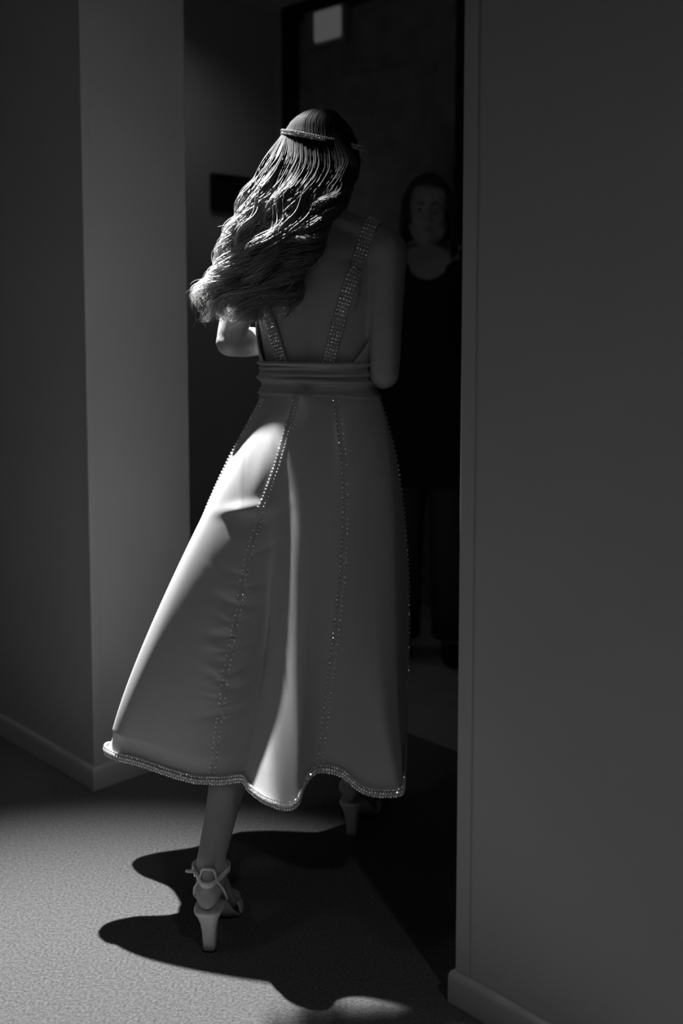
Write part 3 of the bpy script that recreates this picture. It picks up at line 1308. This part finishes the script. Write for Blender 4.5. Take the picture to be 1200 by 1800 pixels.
# ---- jewelled headband
hb = []
for j in range(64):
    b = 2 * math.pi * j / 64
    p = Vector((0.0905 * math.cos(b), .1165 * math.sin(b), .046 + .016 * math.sin(b)))
    hb.append(capc + HROT @ (Matrix.Rotation(math.radians(5), 3, 'Y') @ p))
mb = MB()
mb.tube(hb + [hb[0]], .0028, 8, round_ends=False, caps=False)
hbo = build('headband', mb, M['metal'], person)
hbo['label'] = 'slim crystal headband'
pts = []
for j in range(64):
    o = (hb[j] - capc).normalized()
    for u in (0, .5):
        p = hb[j].lerp(hb[(j + 1) % 64], u)
        pts += [p + o * .003 + Vector((0, 0, .0035)), p + o * .003 - Vector((0, 0, .0035))]
beads('crystals', pts, .0030, hbo)

# ------------------------------------------------------------------ the dim figure in the passage
p2o = onz(748, 1150, 0)
K2 = 1.025
PF = Frame((p2o.x, p2o.y, 0), math.radians(180 + 6), K2)
other = empty('person', (p2o.x, p2o.y, 0))
tag(other, 'dark-haired person in black top facing the opening from the dark passage', 'person')
b2 = MB()
b2.rings([[torso_pt(PF, 2 * math.pi * j / 40, z) for j in range(40)] for z in np.linspace(TZ[0], TZ[-1], 30)])
for s in (-1, 1):
    b2.ellipsoid(PF(s * .158, -.004, 1.478), (.050, .052, .050), PF.rot)
    b2.tube([PF(s * .045, -.012, 1.545), PF(s * .10, -.010, 1.522), PF(s * .155, -.006, 1.496)], [.034, .034, .034], 12)
HC2 = PF(0, .035, 1.672)
HR2 = PF.rot @ Matrix.Rotation(math.radians(-4), 3, 'X')
b2.tube([PF(0, -.008, 1.50), PF(0, .002, 1.55), HC2 + HR2 @ Vector((0, -.012, -.05))], [.060, .054, .052], 18)
hp2 = head(b2, PF, HC2, HR2, K2)
els, wrs = {}, {}
for s in (-1, 1):
    sh = PF(s * .165, -.004, 1.482)
    els[s] = PF(s * .215, -.02, 1.20)
    wrs[s] = PF(s * .205, .06, .965)
    arm_shape(b2, sh, els[s], wrs[s])
    hand(b2, wrs[s], Vector((0, 0, -1)) + PF.f * .15, -PF.f, -PF.r * s, .35)
feet2 = [Foot(PF(s * .095, -.06, 0), math.radians(186 - 0) + s * .08, s) for s in (-1, 1)]
for s, ft in zip((-1, 1), feet2):
    leg_shape(b2, PF(s * .088, 0, .93), PF(s * .092, .02, .52), ft, .03)
    foot_shape(b2, ft, .03)
m2 = fused(b2, 'body', 0.0055, 4)
bo2 = link('body', m2, M['skin2'], other)
face_parts(PF, hp2, HR2, bo2, K2)
# long black top with a wide neckline
mb = MB()
rings = []
for z in np.linspace(.665, 1.50, 50):
    ring = []
    for j in range(48):
        th = 2 * math.pi * j / 48
        zz = z
        o = .016 + .012 * max(0, (1.0 - z)) + .004 * math.sin(th * 7) * max(0, 1.1 - z) * 3
        p = torso_pt(PF, th, max(z, .99), o + .05 * max(0, .99 - z))
        p.z = z * K2
        if z > 1.40 and math.sin(th) > 0:      # scooped neckline at the front
            drop = (z - 1.40) / .10 * .07 * math.exp(-(math.cos(th) / .42) ** 2)
            p.z -= drop * K2
        ring.append(p)
    rings.append(ring)
mb.rings(rings, caps=False)
tp = build('top', mb, M['cloth_black'], other, solid=0.003)
for s in (-1, 1):
    mb = MB()
    sh = PF(s * .150, -.004, 1.487)
    mb.tube([sh, sh.lerp(els[s], .3), els[s], els[s].lerp(wrs[s], .5), els[s].lerp(wrs[s], .93)], [.062, .054, .046, .042, .034], 18)
    build('sleeve', mb, M['cloth_black'], tp)
for s, ft in zip((-1, 1), feet2):
    mb = MB()
    hp_ = PF(s * .078, 0, .90)
    kn = PF(s * .092, .02, .52)
    an = ft(0, .03, .075)
    mb.tube([hp_, hp_.lerp(kn, .5), kn, kn.lerp(an, .5), an], [.080, .092, .085, .080, .078], 20, round_ends=False)
    build('trouser_leg', mb, M['cloth_grey'], other)
    mb = MB()
    rs = []
    for f, hw, h in [(-.040, .020, .05), (-.028, .034, .075), (.0, .038, .085), (.05, .040, .085), (.10, .046, .065), (.15, .050, .05), (.195, .045, .042), (.225, .030, .034), (.238, .012, .02)]:
        rs.append([ft(hw * math.cos(a), f, max(0.0, h / 2 + h / 2 * math.copysign(abs(math.sin(a)) ** .7, math.sin(a)))) for a in [2 * math.pi * j / 18 for j in range(18)]])
    mb.rings(rs)
    build('shoe', mb, M['cloth_black'], other)
# dark hair to the shoulders
mb = MB()
c2 = HC2 + HR2 @ Vector((0, -.012, .024)) * 1.0
vs = []
NU, NVv = 56, 34
for i in range(NVv + 1):
    a = math.pi * .80 * i / NVv
    for j in range(NU):
        b = 2 * math.pi * j / NU
        p = Vector((.094 * math.sin(a) * math.cos(b), .114 * math.sin(a) * math.sin(b), .112 * math.cos(a))) * (1 + .012 * math.sin(b * 26))
        if p.y > .040 and p.z < .066:
            p.y = .040 + (p.y - .04) * .1
        vs.append(c2 + HR2 @ (p * K2))
mb.add(vs, [(i * NU + j, (i + 1) * NU + j, (i + 1) * NU + (j + 1) % NU, i * NU + (j + 1) % NU) for i in range(NVv) for j in range(NU)])
for k in range(120):
    th = math.radians(nrg.uniform(-125, 125))
    x, y = .090 * math.sin(th), -.105 * math.cos(th)
    ln = nrg.uniform(.20, .27)
    pts = []
    for u in np.linspace(0, 1, 12):
        pts.append(c2 + HR2 @ (Vector((x * (1 + .22 * u) + .004 * math.sin(u * 9 + k), y * (1 + .05 * u) - .01 * u, .03 - ln * u)) * K2))
    mb.tube(pts, (np.linspace(1, .4, 12) * .006).tolist(), 5)
build('hair', mb, M['hair_dark'], other)['kind'] = 'stuff'
